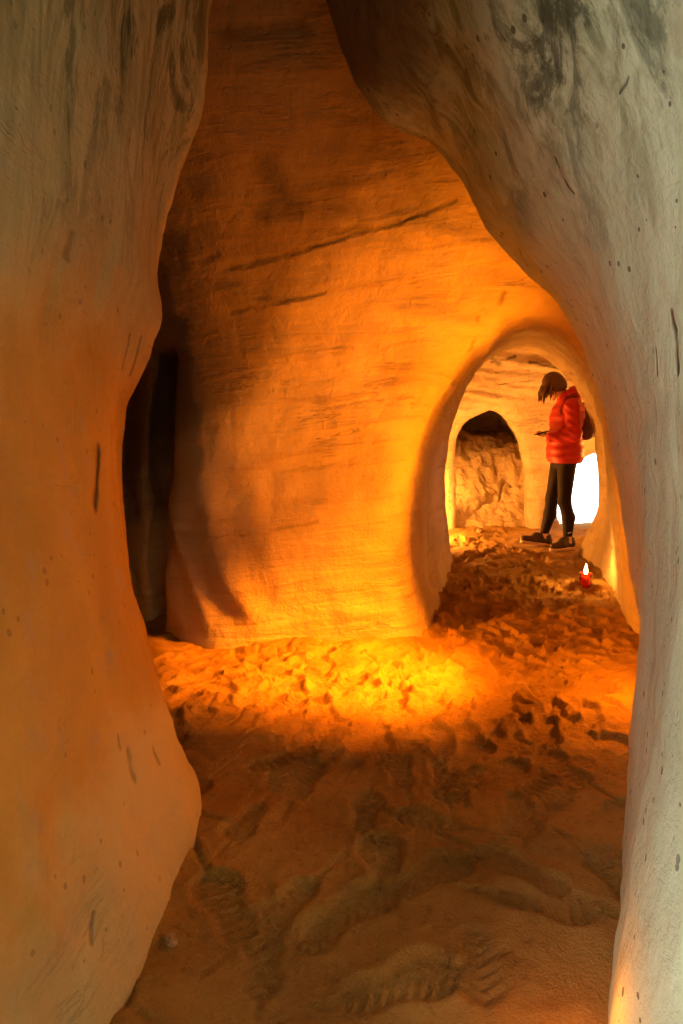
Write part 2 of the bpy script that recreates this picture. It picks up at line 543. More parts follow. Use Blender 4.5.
F = smin(A, Bc, .16)
F = np.minimum(F, smin(F, C, .22))
F = smin(F, Cl, .08)
F = smin(F, D, .14)
F = smin(F, E, .10)
F = smin(F, Fx, .10)
del A, Bc, C, Cl, D, E, Fx
V, Q = surface_net(F, (gx[0], gy[0], gz[0]), H)
del F
# the way out to the snow is open
cen = V[Q].mean(1)
keep = ~((cen[:, 0] > 2.36) & (cen[:, 1] > 8.0) & (cen[:, 1] < 8.6) & (cen[:, 2] < 1.2) & (cen[:, 0] < 3.7) & (cen[:, 0] > 2.36))
keep &= ~((cen[:, 1] < 1.0) & (cen[:, 0] > 1.75))
Q = Q[keep]

def vert_normals(V, Q):
    a, b_, c, d = (V[Q[:, i]] for i in range(4))
    fn = np.cross(c - a, d - b_)
    vn = np.zeros_like(V)
    for i in range(4):
        np.add.at(vn, Q[:, i], fn)
    return vn / np.maximum(np.linalg.norm(vn, axis=1, keepdims=True), 1e-9), fn

VN, FN = vert_normals(V, Q)
# make sure normals look into the hollow (towards the camera axis near the start)
test = (np.abs(V[:, 1] - 1.0) < .2) & (V[:, 2] > .5) & (V[:, 2] < 1.5)
if (VN[test][:, 0] * V[test][:, 0]).mean() > 0:
    Q = Q[:, ::-1]
    VN, FN = vert_normals(V, Q)
# relief
x, y, z = V.T
amp_far = sstep(5.9, 6.5, y)
disp = .011 * fbm(x * 1.7, y * 1.7, z * 1.5, 3)
disp += .007 * fbm(x * 6, y * 6, z * 4 + 3, 3)
zz = z + .10 * x + .05 * y
st = fbm(x * 1.2, y * 1.2, zz * 14, 3, .6)
disp += (.003 + .022 * amp_far * sstep(1.0, 1.5, z)) * st
# a few bedding ledges across the back wall
for zc, w, a_ in ((1.92, .035, .03), (1.66, .03, .018), (2.25, .05, .03)):
    zl = zz + .05 * vnoise(x * 3, y * 3, z * 0)
    disp += a_ * np.exp(-((zl - zc) / w) ** 2) * sstep(2.6, 3.0, y) * sstep(5.9, 5.4, y) * np.clip(vnoise(x * 2.4, y * 2.4, z) + .5, 0, 1)
# upright hewn grooves low on the left of the back wall
gr_ = np.sin((x + .35 * z) * 26 + 2 * vnoise(x * 3, y * 3, z * 2)) * sstep(-.25, -.5, x) * sstep(1.15, .6, z) * sstep(.02, .2, z) * sstep(2.8, 3.1, y) * sstep(4.2, 3.9, y)
disp += .016 * gr_
# long tool grooves on the near left wall
for (gy0, gz0, ln) in ((1.75, 1.18, .17), (1.55, 1.5, .12), (1.7, .62, .12), (1.85, 1.62, .1)):
    dd = np.exp(-((y - gy0 - .2 * (z - gz0)) / .018) ** 2 - ((z - gz0) / ln) ** 2) * (x < 0)
    disp -= .02 * dd
# broken hollows low on the near left wall
disp += .018 * np.clip(fbm(x * 8, y * 8, z * 8, 3), -1, .3) * (x < 0) * sstep(.7, .35, z) * sstep(1.5, 1.25, y)
V = V + VN * disp[:, None]
VN, FN = vert_normals(V, Q)
cen = V[Q].mean(1)
fn = FN / np.maximum(np.linalg.norm(FN, axis=1, keepdims=True), 1e-9)
cls = np.zeros(len(Q), int)
near = cen[:, 1] < 2.52
split = -.08 + 0 * cen[:, 1]
cls[near & (cen[:, 0] < split)] = 0
cls[near & (cen[:, 0] >= split)] = 1
cls[~near & (cen[:, 1] < 6.18)] = 2
cls[cen[:, 1] >= 6.18] = 3
cls[~near & (cen[:, 1] < 6.18) & (fn[:, 2] < -.80) & (cen[:, 2] > 2.75)] = 4
SHELL = {}
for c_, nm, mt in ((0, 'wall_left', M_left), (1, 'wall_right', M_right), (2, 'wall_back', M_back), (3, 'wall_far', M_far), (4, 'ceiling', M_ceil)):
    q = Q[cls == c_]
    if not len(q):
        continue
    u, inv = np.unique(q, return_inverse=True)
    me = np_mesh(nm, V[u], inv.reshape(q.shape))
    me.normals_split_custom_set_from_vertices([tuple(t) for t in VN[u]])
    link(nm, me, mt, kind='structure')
    SHELL[nm] = me

from mathutils.bvhtree import BVHTree
from mathutils import Vector
def on_wall(nm, u, v):
    if nm not in _bvh:
        me_ = SHELL[nm]
        _bvh[nm] = BVHTree.FromPolygons([tuple(q.co) for q in me_.vertices], [tuple(q.vertices) for q in me_.polygons])
    d = Vector(unp(u, v, 1.0)) - Vector((0, 0, CAMZ))
    h_ = _bvh[nm].ray_cast(Vector((0, 0, CAMZ)), d.normalized())
    return np.array(h_[0]) if h_[0] is not None else None
_bvh = {}
def marks(nm, lst):
    out = []
    for u0, v0, u1, v1, px, st in lst:
        a, c = on_wall(nm, u0, v0), on_wall(nm, u1, v1)
        if a is None or c is None:
            continue
        out.append((a, c, px * (a[1] + c[1]) / 2 / FPX, st))
    return out
scratches(M_right, marks('wall_right', [(557, 160, 561, 176, 2.5, .8), (561, 176, 573, 193, 2.5, .8), (672, 312, 677, 372, 7, .75), (655, 350, 657, 376, 4, .5),
                                        (566, 302, 574, 308, 2, .4), (500, 238, 512, 262, 2, .3), (620, 95, 628, 80, 3, .5)]))
scratches(M_left, marks('wall_left', [(99, 450, 95, 503, 12, 1.0), (141, 338, 130, 375, 5, .5), (130, 335, 122, 368, 5, .4), (72, 235, 68, 255, 8, .4),
                                      (128, 752, 134, 778, 8, .5), (154, 752, 159, 765, 6, .45), (118, 738, 120, 748, 5, .4), (95, 915, 92, 940, 5, .5)]))
scratches(M_back, marks('wall_back', [(165, 276, 230, 268, 4, .4), (230, 268, 290, 254, 5, .5), (290, 254, 345, 236, 5, .5), (345, 236, 400, 222, 5, .55), (400, 222, 455, 200, 4, .4),
                                      (330, 232, 372, 228, 7, .5), (232, 312, 285, 300, 5, .45), (285, 300, 325, 292, 4, .4), (200, 262, 215, 255, 8, .4), (240, 536, 318, 522, 3, .3),
                                      (265, 165, 285, 200, 22, .6), (285, 195, 262, 215, 18, .5), (225, 35, 300, 30, 16, .6),
                                      (478, 318, 470, 350, 5, .4), (505, 292, 500, 302, 5, .5)]))
scratches(M_far, marks('wall_far', [(492, 362, 515, 356, 2.5, .7), (515, 356, 545, 352, 2, .6), (530, 362, 562, 368, 2.5, .7), (495, 372, 530, 370, 1.5, .4), (490, 356, 500, 364, 4, .6),
                                    (500, 384, 535, 380, 1.5, .35), (545, 374, 570, 380, 2, .5)]))

# ------------------------------------------------------------------ floor of trodden sand
ys = np.concatenate([np.arange(-2.6, 1.15, .05), np.arange(1.15, 4.4, .0085), np.arange(4.4, 7.9, .016)])
xs = np.concatenate([np.arange(-1.9, -.95, .03), np.arange(-.95, 2.0, .0085), np.arange(2.0, 3.9, .02)])
FX, FY = np.meshgrid(xs, ys, indexing='ij')
FZ = .018 * fbm(FX * 1.3, FY * 1.3, FX * 0, 3)
busy = (.20 + .80 * sstep(2.1, 2.8, FY)) * (1 - .25 * sstep(3.7, 4.2, FY))
_wx = FX + .05 * vnoise(FX * 7, FY * 7, FX * 0 + 31)
_wy = FY + .05 * vnoise(FX * 7, FY * 7, FX * 0 + 47)
def rot_noise(fr, a, sd):
    c_, s_ = math.cos(a), math.sin(a)
    return vnoise((_wx * c_ - _wy * s_) * fr + sd, (_wx * s_ + _wy * c_) * fr - sd, FX * 0 + sd)
FZ += busy * (.010 * rot_noise(4.1, .5, 3) + .008 * rot_noise(8.3, 1.2, 11) + .005 * rot_noise(15.5, 2.3, 19) + .0026 * rot_noise(29, .9, 23) + .0013 * rot_noise(57, 1.9, 29))
# kicked-up plateaus with soft lips
for fr, a_, sd, th, hgt in ((5.2, .3, 5, .05, .016), (7.4, 1.4, 13, .1, .012), (10.5, 2.2, 21, .15, .009)):
    n_ = rot_noise(fr, a_, sd) + .35 * rot_noise(fr * 2.7, a_ + 1, sd + 2)
    FZ += busy * hgt * sstep(th - .17, th + .17, n_)

def shoe(u, v, L, W):
    """signed outline of a sole, heel at v = 0, toe at v = L; negative inside"""
    t = np.clip(v / L, 0, 1)
    hw = W * (.34 + .10 * np.sin(t * math.pi * .9) + .16 * sstep(.35, .75, t) - .10 * np.exp(-((t - .42) / .16) ** 2))
    capf = np.where(v > L * .78, 1 - ((v - L * .78) / (L * .22)) ** 2, 1)
    capb = np.where(v < L * .14, 1 - ((L * .14 - v) / (L * .14)) ** 2, 1)
    hw = hw * np.sqrt(np.clip(np.minimum(capf, capb), 0, 1))
    return np.abs(u) - hw

def stamp(cx, cy, ang, L, W, depth, tread):
    global FZ
    R = L * .95
    ix = np.where((xs > cx - R) & (xs < cx + R))[0]
    iy = np.where((ys > cy - R) & (ys < cy + R))[0]
    if len(ix) < 4 or len(iy) < 4:
        return
    sl = np.ix_(ix, iy)
    X_, Y_ = FX[sl] - cx, FY[sl] - cy
    u = X_ * math.cos(ang) + Y_ * math.sin(ang)
    v = -X_ * math.sin(ang) + Y_ * math.cos(ang) + L / 2
    s = shoe(u, v, L, W)
    inside = sstep(.013, -.011, s)
    z0 = FZ[sl]
    lvl = (z0 * inside).sum() / max(inside.sum(), 1e-6)
    t = np.clip(v / L, 0, 1)
    prof = depth * (1.0 + .5 * (t > .72) * (t - .72) / .28 + .35 * (t < .25) * (.25 - t) / .25)
    pat = {0: np.sin(v * 2 * math.pi / .030), 1: np.sin(v * 2 * math.pi / .026) * np.sin(u * 2 * math.pi / .026),
           2: np.sin((v + np.abs(u) * .8) * 2 * math.pi / .032)}[tread]
    bottom = lvl - prof + (.0050 if cy < 3.2 else .003 if cy < 4.3 else 0) * pat + .12 * (z0 - lvl)
    rim = .35 * depth * np.exp(-((s - .016) / .014) ** 2) * (v > -.03) * (v < L + .03)
    FZ[sl] = z0 * (1 - inside) + bottom * inside + rim * (1 - inside)

for i in range(360):
    Yc = 2.2 + 4.6 * RNG.random() ** 1.1
    if i < 34:
        Yc = 1.25 + .95 * RNG.random()
    if Yc < 3.4:
        Xc = RNG.uniform(-.8, 1.2)
    else:
        c0 = .95 + (Yc - 3.6) * .27
        Xc = c0 + RNG.uniform(-.62, .62)
        if Yc > 6:
            Xc = RNG.uniform(.9, 2.6)
    a_ = RNG.normal(-.25, .55) + (math.pi if RNG.random() < .5 else 0)
    if RNG.random() < .25:
        a_ = RNG.uniform(0, 6.28)
    L = RNG.uniform(.20, .28)
    d_ = RNG.uniform(.007, .015) * (1.0 if Yc > 2.4 else .85)
    stamp(Xc, Yc, a_, L, L * .40, d_ * (1.2 if Yc > 2.4 else 1.0), int(RNG.integers(0, 3)))
for (u_, v_, a_, t_) in ((225, 940, .5, 0), (350, 945, -.9, 2), (430, 905, -1.0, 1), (585, 700, -1.2, 1), (520, 900, .9, 1), (560, 780, .4, 0), (470, 765, -.6, 1), (430, 720, -.4, 0)):
    Yf = CAMZ * FPX / (v_ - 420)
    p = unp(u_, v_, Yf)
    stamp(p[0], p[1], a_, .27, .105, .012, t_)
FZ += .0008 * fbm(FX * 45, FY * 45, FX * 0, 2)
# sand banked a little against the walls behind
FZ = FZ - .01
for cx_, cy_ in ((1.98, 6.22), (1.80, 6.42)):     # trodden flat where the person stands
    w_ = np.exp(-(((FX - cx_) / .22) ** 2 + ((FY - cy_) / .17) ** 2) ** 2)
    FZ = FZ * (1 - w_) + (-.001) * w_
nx, ny = FX.shape
vid = np.arange(nx * ny).reshape(nx, ny)
fq = np.stack([vid[:-1, :-1], vid[1:, :-1], vid[1:, 1:], vid[:-1, 1:]], -1).reshape(-1, 4)
me = np_mesh('floor', np.stack([FX.ravel(), FY.ravel(), FZ.ravel()], 1), fq)
link('floor', me, M_sand, kind='structure')

# snow outside the way out
gx2 = np.linspace(2.2, 12, 40)
gy2 = np.linspace(7.86, 24, 60)
GX, GY = np.meshgrid(gx2, gy2, indexing='ij')
GZ = -.06 + .03 * fbm(GX, GY, GX * 0, 3) + .04 * np.maximum(0, GY - 9)
vid = np.arange(GX.size).reshape(GX.shape)
fq = np.stack([vid[:-1, :-1], vid[1:, :-1], vid[1:, 1:], vid[:-1, 1:]], -1).reshape(-1, 4)
link('snow_ground', np_mesh('snow_ground', np.stack([GX.ravel(), GY.ravel(), GZ.ravel()], 1), fq), M_snow, kind='structure')

def floor_z(x_, y_):
    i = int(np.argmin(np.abs(xs - x_)))
    j = int(np.argmin(np.abs(ys - y_)))
    return float(FZ[max(i - 2, 0):i + 3, max(j - 2, 0):j + 3].max())

# ------------------------------------------------------------------ heap of fallen sandstone under the far arch
hx = np.arange(.7, 2.45, .014)
hy = np.arange(7.45, 10.3, .014)
HX, HY = np.meshgrid(hx, hy, indexing='ij')
t = (HY - 7.5) / 1.9
HZ = 1.0 * sstep(-.12, .95, t)
HZ += .10 * fbm(HX * 2.2, HY * 2.2, HX * 0, 3) * np.clip(t * 2, 0, 1)
lump = 1 - 2 * np.abs(fbm(HX * 5, HY * 4, HX * 0 + 2, 3))
HZ += .030 * lump * np.clip(t * 3, .1, 1) + .02 * fbm(HX * 14, HY * 14, HX * 0, 3)
crack = np.exp(-((HY - 8.15 - .25 * np.sin(HX * 3.3) - .1 * vnoise(HX * 7, HX * 7, HX * 0)) / .03) ** 2) * sstep(1.2, 1.4, HX) * sstep(2.3, 2.0, HX)
HZ -= .10 * crack
HZ += .05 * sstep(0, .05, HY - 8.15 - .25 * np.sin(HX * 3.3)) * sstep(.5, .1, HY - 8.15 - .25 * np.sin(HX * 3.3))
HZ -= .05 * (t < .05)
vid = np.arange(HX.size).reshape(HX.shape)
fq = np.stack([vid[:-1, :-1], vid[1:, :-1], vid[1:, 1:], vid[:-1, 1:]], -1).reshape(-1, 4)
link('rubble_slope', np_mesh('rubble_slope', np.stack([HX.ravel(), HY.ravel(), HZ.ravel()], 1), fq), M_slope, kind='structure')

# ------------------------------------------------------------------ small field modeller for the figure
class Field:
    def __init__(s, lo, hi, h):
        s.lo, s.h = np.array(lo, float), h
        s.n = np.ceil((np.array(hi) - s.lo) / h).astype(int) + 1
        s.f = np.full(s.n, 1.0)
    def box(s, lo, hi, pad):
        a = np.maximum(np.floor((np.minimum(lo, hi) - pad - s.lo) / s.h).astype(int), 0)
        b_ = np.minimum(np.ceil((np.maximum(lo, hi) + pad - s.lo) / s.h).astype(int) + 1, s.n)
        if (b_ <= a).any():
            return None
        ax = [s.lo[i] + s.h * np.arange(a[i], b_[i]) for i in range(3)]
        g = np.meshgrid(*ax, indexing='ij')
        return tuple(slice(a[i], b_[i]) for i in range(3)), g
    def put(s, sl, d, k_, sub=False):
        if sub:
            s.f[sl] = smax(s.f[sl], -d, k_)
        else:
            s.f[sl] = smin(s.f[sl], d, k_)
    def cap(s, p, q, r1, r2, k_=.02, sub=False):
        p, q = np.array(p, float), np.array(q, float)
        r = s.box(p, q, max(r1, r2) + k_ + 3 * s.h)
        if r is None:
            return s
        sl, g = r
        d = q - p
        l2 = max((d ** 2).sum(), 1e-9)
        w = [g[i] - p[i] for i in range(3)]
        t = np.clip(sum(w[i] * d[i] for i in range(3)) / l2, 0, 1)
        dist = np.sqrt(sum((w[i] - d[i] * t) ** 2 for i in range(3))) - (r1 + (r2 - r1) * t)
        s.put(sl, dist, k_, sub)
        return s
    def ell(s, c, rad, rot=None, k_=.02, sub=False):
        c, rad = np.array(c, float), np.array(rad, float)
        r = s.box(c, c, rad.max() + k_ + 3 * s.h)
        if r is None:
            return s
        sl, g = r
        w = np.stack([g[i] - c[i] for i in range(3)], -1)
        if rot is not None:
            w = w @ np.array(rot)
        k0 = np.sqrt(((w / rad) ** 2).sum(-1))
        k1 = np.sqrt(((w / rad ** 2) ** 2).sum(-1))
        s.put(sl, k0 * (k0 - 1) / np.maximum(k1, 1e-6), k_, sub)
        return s
    def mesh(s, name, smooth=True):
        v, q = surface_net(s.f, s.lo, s.h)
        me = np_mesh(name, v, q, smooth)
        # outward normals
        c = v.mean(0)
        _, f_ = vert_normals(v, q)
        cc = v[q].mean(1)
        vol = (cc * f_).sum()
        if vol < 0:
            me.flip_normals()
        return me

def roty(a):
    c, s_ = math.cos(a), math.sin(a)
    return np.array([[c, 0, s_], [0, 1, 0], [-s_, 0, c]])

PY = 6.4
def W(px, zz_, d):
    """point of the figure: column px, height zz_ above the floor, d further than the body's mid plane"""
    Y = PY + d
    # column -> x at that depth; solve v by height
    b_ = None
    for v in (500,):
        pass
    # dz known: find b with z = zz_
    lo_, hi_ = -2.0, 2.0
    for _ in range(40):
        m_ = (lo_ + hi_) / 2
        z_ = CAMZ + (-sp + m_ * cp) / (cp + m_ * sp) * Y
        if z_ < zz_:
            lo_ = m_
        else:
            hi_ = m_
    m_ = (lo_ + hi_) / 2
    return np.array([(px - 341.5) / FPX * Y / (cp + m_ * sp), Y, zz_])

M_skin = simple('skin', (.62, .36, .25), .5)
M_jacket = simple('red_quilted_cloth', (.45, .006, .008), .55, bump=(40, .004))
M_legg = simple('black_leggings', (.014, .006, .009), .75, spec=.2)
M_shoe = simple('dark_shoe_mesh', (.045, .022, .022), .6)
M_sole = simple('pale_rubber', (.55, .36, .32), .6)
M_hair = simple('brown_hair', (.085, .032, .016), .45, bump=(90, .004))
M_pack = simple('burgundy_canvas', (.085, .018, .018), .7, bump=(80, .002))
M_strap = simple('dark_red_webbing', (.22, .010, .010), .7)
M_phone = simple('black_glass', (.01, .01, .012), .2)
M_lips = simple('lips', (.45, .13, .11), .5)
M_white = simple('reflective_print', (.8, .8, .8), .5)

root = bpy.data.objects.new('person', None)
COL.objects.link(root)
base = W(558, 0, 0)
root.location = (0, 0, 0)
root['label'] = 'person in red quilted jacket and black leggings looking down at phone in far arch'
root['category'] = 'person'

# joints
nh, nk, nc, na = W(567, .84, -.09), W(564.5, .45, -.10), W(568.5, .30, -.11), W(567.5, .095, -.12)
fh, fk, fc, fa = W(561, .84, .08), W(552, .46, .07), W(550, .31, .06), W(543.5, .11, .05)
pel, wai, che, nkb = W(566, .88, 0), W(565, 1.04, 0), W(566, 1.24, 0), W(566, 1.40, 0)
ns_, ne_, nw_ = W(572, 1.325, -.165), W(574.5, 1.07, -.225), W(550, 1.04, -.13)
fs_, fe_, fw_ = W(568, 1.325, .165), W(567, 1.09, .20), W(552, 1.05, .08)
hd = W(553, 1.51, 0)
nhand, fhand = W(543.5, 1.05, -.062), W(544, 1.055, .045)
ph = W(538.5, 1.062, 0)

def body_legs(F_, e=0.0):
    for (h_, k_, c_, a_) in ((nh, nk, nc, na), (fh, fk, fc, fa)):
        F_.cap(h_, k_, .085 + e, .052 + e, .03)
        F_.cap(k_, c_, .050 + e, .052 + e, .03)
        F_.cap(c_, a_, .052 + e, .032 + e, .02)
lo, hi = np.array([1.55, 5.95, -.02]), np.array([2.45, 6.85, 1.75])
B = Field(lo, hi, .0062)
body_legs(B)
B.cap(pel, wai, .115, .095, .05).cap(wai, che, .095, .10, .05).cap(che, nkb, .085, .05, .05)
B.cap(nkb, hd + np.array([.045, 0, -.04]), .047, .045, .02)
for s_, e_, w_ in ((ns_, ne_, nw_), (fs_, fe_, fw_)):
    B.cap(che + np.array([0, 0, .06]), s_, .07, .05, .04).cap(s_, e_, .048, .038, .02).cap(e_, w_, .038, .025, .02)
# head bent forward, face looking down to the phone
R = roty(math.radians(-38))          # local -x is the face direction
Rh = R
def hp(x_, y_, z_):
    return hd + Rh @ np.array([x_, y_, z_])
# rotate so that the face (-x) tips down
B.ell(hp(.01, 0, .02), (.092, .072, .102), Rh, .02)
B.ell(hp(-.028, 0, -.045), (.058, .054, .068), Rh, .03)
B.cap(hp(-.085, 0, .005), hp(-.104, 0, -.028), .010, .014, .012)         # nose
B.ell(hp(-.083, 0, -.062), (.010, .022, .009), Rh, .006)                   # lips
B.ell(hp(-.070, 0, -.095), (.020, .024, .018), Rh, .015)                   # chin
for s_ in (-1, 1):
    B.ell(hp(-.072, s_ * .030, .012), (.012, .014, .009), Rh, .004)        # eyes
    B.cap(hp(-.084, s_ * .018, .030), hp(-.074, s_ * .046, .030), .008, .007, .008)
    B.ell(hp(.008, s_ * .076, -.005), (.020, .009, .030), Rh, .006)        # ears
# feet
def foot(F_, ank, toe, e=0):
    heel = ank + (ank - toe) * np.array([.16, .16, 0])
    heel[2] = .045
    F_.cap(ank, np.array([*heel[:2], .05]), .032 + e, .032 + e, .02)
    F_.cap(np.array([*heel[:2], .045]), toe, .034 + e, .028 + e, .03)
ntoe, ftoe = W(553, .04, -.22), W(523.5, .075, .02)
foot(B, na, ntoe)
foot(B, fa, ftoe)
# hands
def hand(F_, wrist, palm, side, tgt):
    """palm under the phone, four fingers curling up round its far edge, thumb on top"""
    F_.cap(wrist, palm, .022, .022, .012)
    ax = palm - wrist
    ax = ax / np.linalg.norm(ax)
    across = np.cross(ax, [0, 0, 1])
    across /= np.linalg.norm(across)
    up = np.cross(across, ax)
    F_.cap(palm - across * .018, palm + across * .018 + ax * .004, .017, .017, .010)
    F_.cap(palm - across * .020 + ax * .022, palm + across * .020 + ax * .022, .013, .013, .010)
    for i, (o_, ln) in enumerate(((-.030, .062), (-.010, .072), (.010, .068), (.029, .052))):
        b0 = palm + ax * .030 + across * o_
        b1 = b0 + (ax * .85 + up * .10) * ln * .48
        b2 = b1 + (ax * .40 + up * .80 - across * side * .0) * ln * .32
        b3 = b2 + (-ax * .35 + up * .85) * ln * .26
        F_.cap(b0, b1, .0092, .0085, .003).cap(b1, b2, .0085, .0078, .002).cap(b2, b3, .0078, .007, .002)
    t0 = palm - ax * .012 - across * side * .024 + up * .006
    t1 = t0 - across * side * .014 + ax * .022 + up * .018
    t2 = t1 + ax * .024 + across * side * .012 + up * .006
    F_.cap(t0, t1, .012, .0095, .006).cap(t1, t2, .0095, .008, .002)
Hf = B
hand(Hf, nw_, nhand, -1, ph)
hand(Hf, fw_, fhand, 1, ph)
body = link('body', B.mesh('body'), M_skin, root)

J = Field(lo, hi, .0068)
J.cap(W(565, .94, 0) + [0, -.035, 0], W(565, .94, 0) + [0, .035, 0], .152, .152, .05)
J.cap(W(565, .86, 0) + [0, -.05, 0], W(565, .86, 0) + [0, .05, 0], .150, .150, .05)
J.cap(W(564.5, 1.04, 0) + [0, -.05, 0], W(564.5, 1.04, 0) + [0, .05, 0], .142, .142, .05)
J.cap(W(566.5, 1.20, 0) + [0, -.06, 0], W(566.5, 1.20, 0) + [0, .06, 0], .138, .138, .05)
J.cap(W(569, 1.30, 0) + [0, -.08, 0], W(568.5, 1.30, 0) + [0, .08, 0], .108, .108, .06)
J.cap(W(569, 1.36, 0), W(563, 1.43, 0), .085, .062, .04)
for s_, e_, w_ in ((ns_, ne_, nw_), (fs_, fe_, fw_)):
    J.cap(s_, s_ + (e_ - s_) * .15, .070, .066, .03)
# hem cut, cuffs, neck opening, quilting
g = np.meshgrid(*[J.lo[i] + J.h * np.arange(J.n[i]) for i in range(3)], indexing='ij')
J.f += .0032 * np.cos(g[2] * 2 * math.pi / .075 + .6 * np.sin(g[0] * 20))
J.f = smax(J.f, .805 - g[2], .01)
J.cap(W(560, 1.50, 0), W(563, 1.41, 0), .055, .045, .01, sub=True)
del g
jk = link('jacket', J.mesh('jacket'), M_jacket, root)
for s_, e_, w_ in ((ns_, ne_, nw_), (fs_, fe_, fw_)):
    Sl = Field(lo, hi, .0065)
    Sl.cap(s_, e_, .074, .064, .02).cap(e_, w_ + (e_ - w_) * .04, .062, .046, .02)
    L_ = np.linalg.norm(e_ - s_)
    g = np.meshgrid(*[Sl.lo[i] + Sl.h * np.arange(Sl.n[i]) for i in range(3)], indexing='ij')
    tt = sum((g[i] - s_[i]) * (e_ - s_)[i] for i in range(3)) / L_ + sum((g[i] - e_[i]) * (w_ - e_)[i] for i in range(3)) / L_
    Sl.f += .003 * np.cos(tt * 2 * math.pi / .075)
    del g
    link('sleeve', Sl.mesh('sleeve'), M_jacket, jk)
Hd = Field(lo, hi, .0068)
Hd.ell(W(576, 1.44, 0), (.080, .10, .072), roty(.5), .02)
Hd.cap(W(570, 1.44, -.07), W(565, 1.40, -.06), .026, .022, .03)
Hd.cap(W(570, 1.44, .07), W(565, 1.40, .06), .026, .022, .03)
Hd.cap(W(576, 1.46, -.06), W(571, 1.45, -.075), .03, .028, .03)
Hd.cap(W(576, 1.46, .06), W(571, 1.45, .075), .03, .028, .03)
link('hood', Hd.mesh('hood'), M_jacket, jk)

Lg = Field(lo, hi, .0065)
body_legs(Lg, .006)
Lg.cap(pel, W(565, .95, 0), .128, .12, .05)
g2 = Lg.lo[2] + Lg.h * np.arange(Lg.n[2])
Lg.f = smax(Lg.f, (.125 - g2)[None, None, :], .004)
lg = link('leggings', Lg.mesh('leggings'), M_legg, root)
# small reflective mark at the near calf
Rf = Field(lo, hi, .004)
c_ = na + (nc - na) * .33
Rf.cap(c_ + [-.012, -.0465, 0], c_ + [.020, -.0445, .008], .005, .003, .002)
link('reflective_mark', Rf.mesh('reflective_mark'), M_white, lg, label='small pale reflective mark low on the calf')

def make_shoe(ank, toe):
    S = Field(lo, hi, .005)
    d = toe - ank
    d2 = np.array([d[0], d[1], 0])
    d2 /= np.linalg.norm(d2)
    heel = np.array([ank[0], ank[1], .055]) - d2 * .045
    tilt = toe[2] - .04
    S.cap([*heel[:2], .045], [*heel[:2], .095], .036, .032, .02)
    mid_ = (heel + toe) / 2
    S.cap([*heel[:2], .05], [*mid_[:2], .052 + tilt * .45], .037, .038, .03)
    S.cap([*mid_[:2], .052 + tilt * .45], toe + [0, 0, .006], .040, .030, .03)
    S.cap(np.array([ank[0], ank[1], .11]), mid_ + np.array([0, 0, .045]), .032, .028, .03)
    # opening for the ankle
    S.cap([ank[0], ank[1], .135], [ank[0], ank[1], .20], .03, .03, .008, sub=True)
    gz_ = np.meshgrid(*[S.lo[i] + S.h * np.arange(S.n[i]) for i in range(3)], indexing='ij')
    along = (gz_[0] - heel[0]) * d2[0] + (gz_[1] - heel[1]) * d2[1]
    slope = tilt / max(np.linalg.norm((toe - heel)[:2]), .01)
    flr = .022 + slope * np.clip(along, 0, 1)
    S.f = smax(S.f, flr - gz_[2], .004)
    sh = link('shoe', S.mesh('shoe'), M_shoe, root)
    T = Field(lo, hi, .005)
    T.cap([*heel[:2], .02], [*mid_[:2], .02 + tilt * .45], .041, .040, .03)
    T.cap([*mid_[:2], .02 + tilt * .45], toe + [0, 0, -.022], .041, .034, .03)
    T.f = smax(T.f, gz_[2] - (flr + .006), .004)
    T.f = smax(T.f, (flr - .024) - gz_[2], .004)
    link('sole', T.mesh('sole'), M_sole, sh, label='pale rubber sole')
    Lc = Field(lo, hi, .0035)
    side = np.array([-d2[1], d2[0], 0])
    for i in range(4):
        c = mid_ + d2 * (-.035 + .022 * i) + np.array([0, 0, .052 - .011 * i + tilt * .4])
        Lc.cap(c - side * .022, c + np.array([0, 0, .008]), .0035, .0035, .001)
        Lc.cap(c + side * .022, c + np.array([0, 0, .008]), .0035, .0035, .001)
    link('laces', Lc.mesh('laces'), M_sole, sh, label='pale laces')
make_shoe(na, ntoe)
make_shoe(fa, ftoe)

# socks: a strip of skin coloured ankle shows; hair
Hr = Field(lo, hi, .0055)
Hr.ell(hp(.020, 0, .024), (.101, .087, .103), Rh, .01)
Hr.ell(hp(.050, 0, -.030), (.070, .078, .070), Rh, .02)
for s_ in (-1, 1):
    Hr.ell(hp(.012, s_ * .060, -.012), (.045, .036, .055), Rh, .02)
Hr.ell(hp(-.125, 0, -.06), (.078, .052, .105), Rh, .015, sub=True)
rr = random.Random(3)
for i in range(90):
    # locks start round the parting and fall straight down
    a_ = rr.uniform(-1, 1)
    sx = rr.uniform(-.080, .075)
    sy = a_ * .083
    st_ = hp(sx, sy * (1 - .25 * abs(sx + .02) * 8), .065 - .5 * abs(a_) * .06)
    ln = rr.uniform(.10, .165)
    e1 = st_ + np.array([-.014 - rr.random() * .016, sy * .12, -ln * .5])
    e2 = e1 + np.array([rr.uniform(-.006, .012), -sy * .08, -ln * .5])
    Hr.cap(st_, e1, .013, .010, .006).cap(e1, e2, .009, .003, .004)
link('hair', Hr.mesh('hair'), M_hair, root)

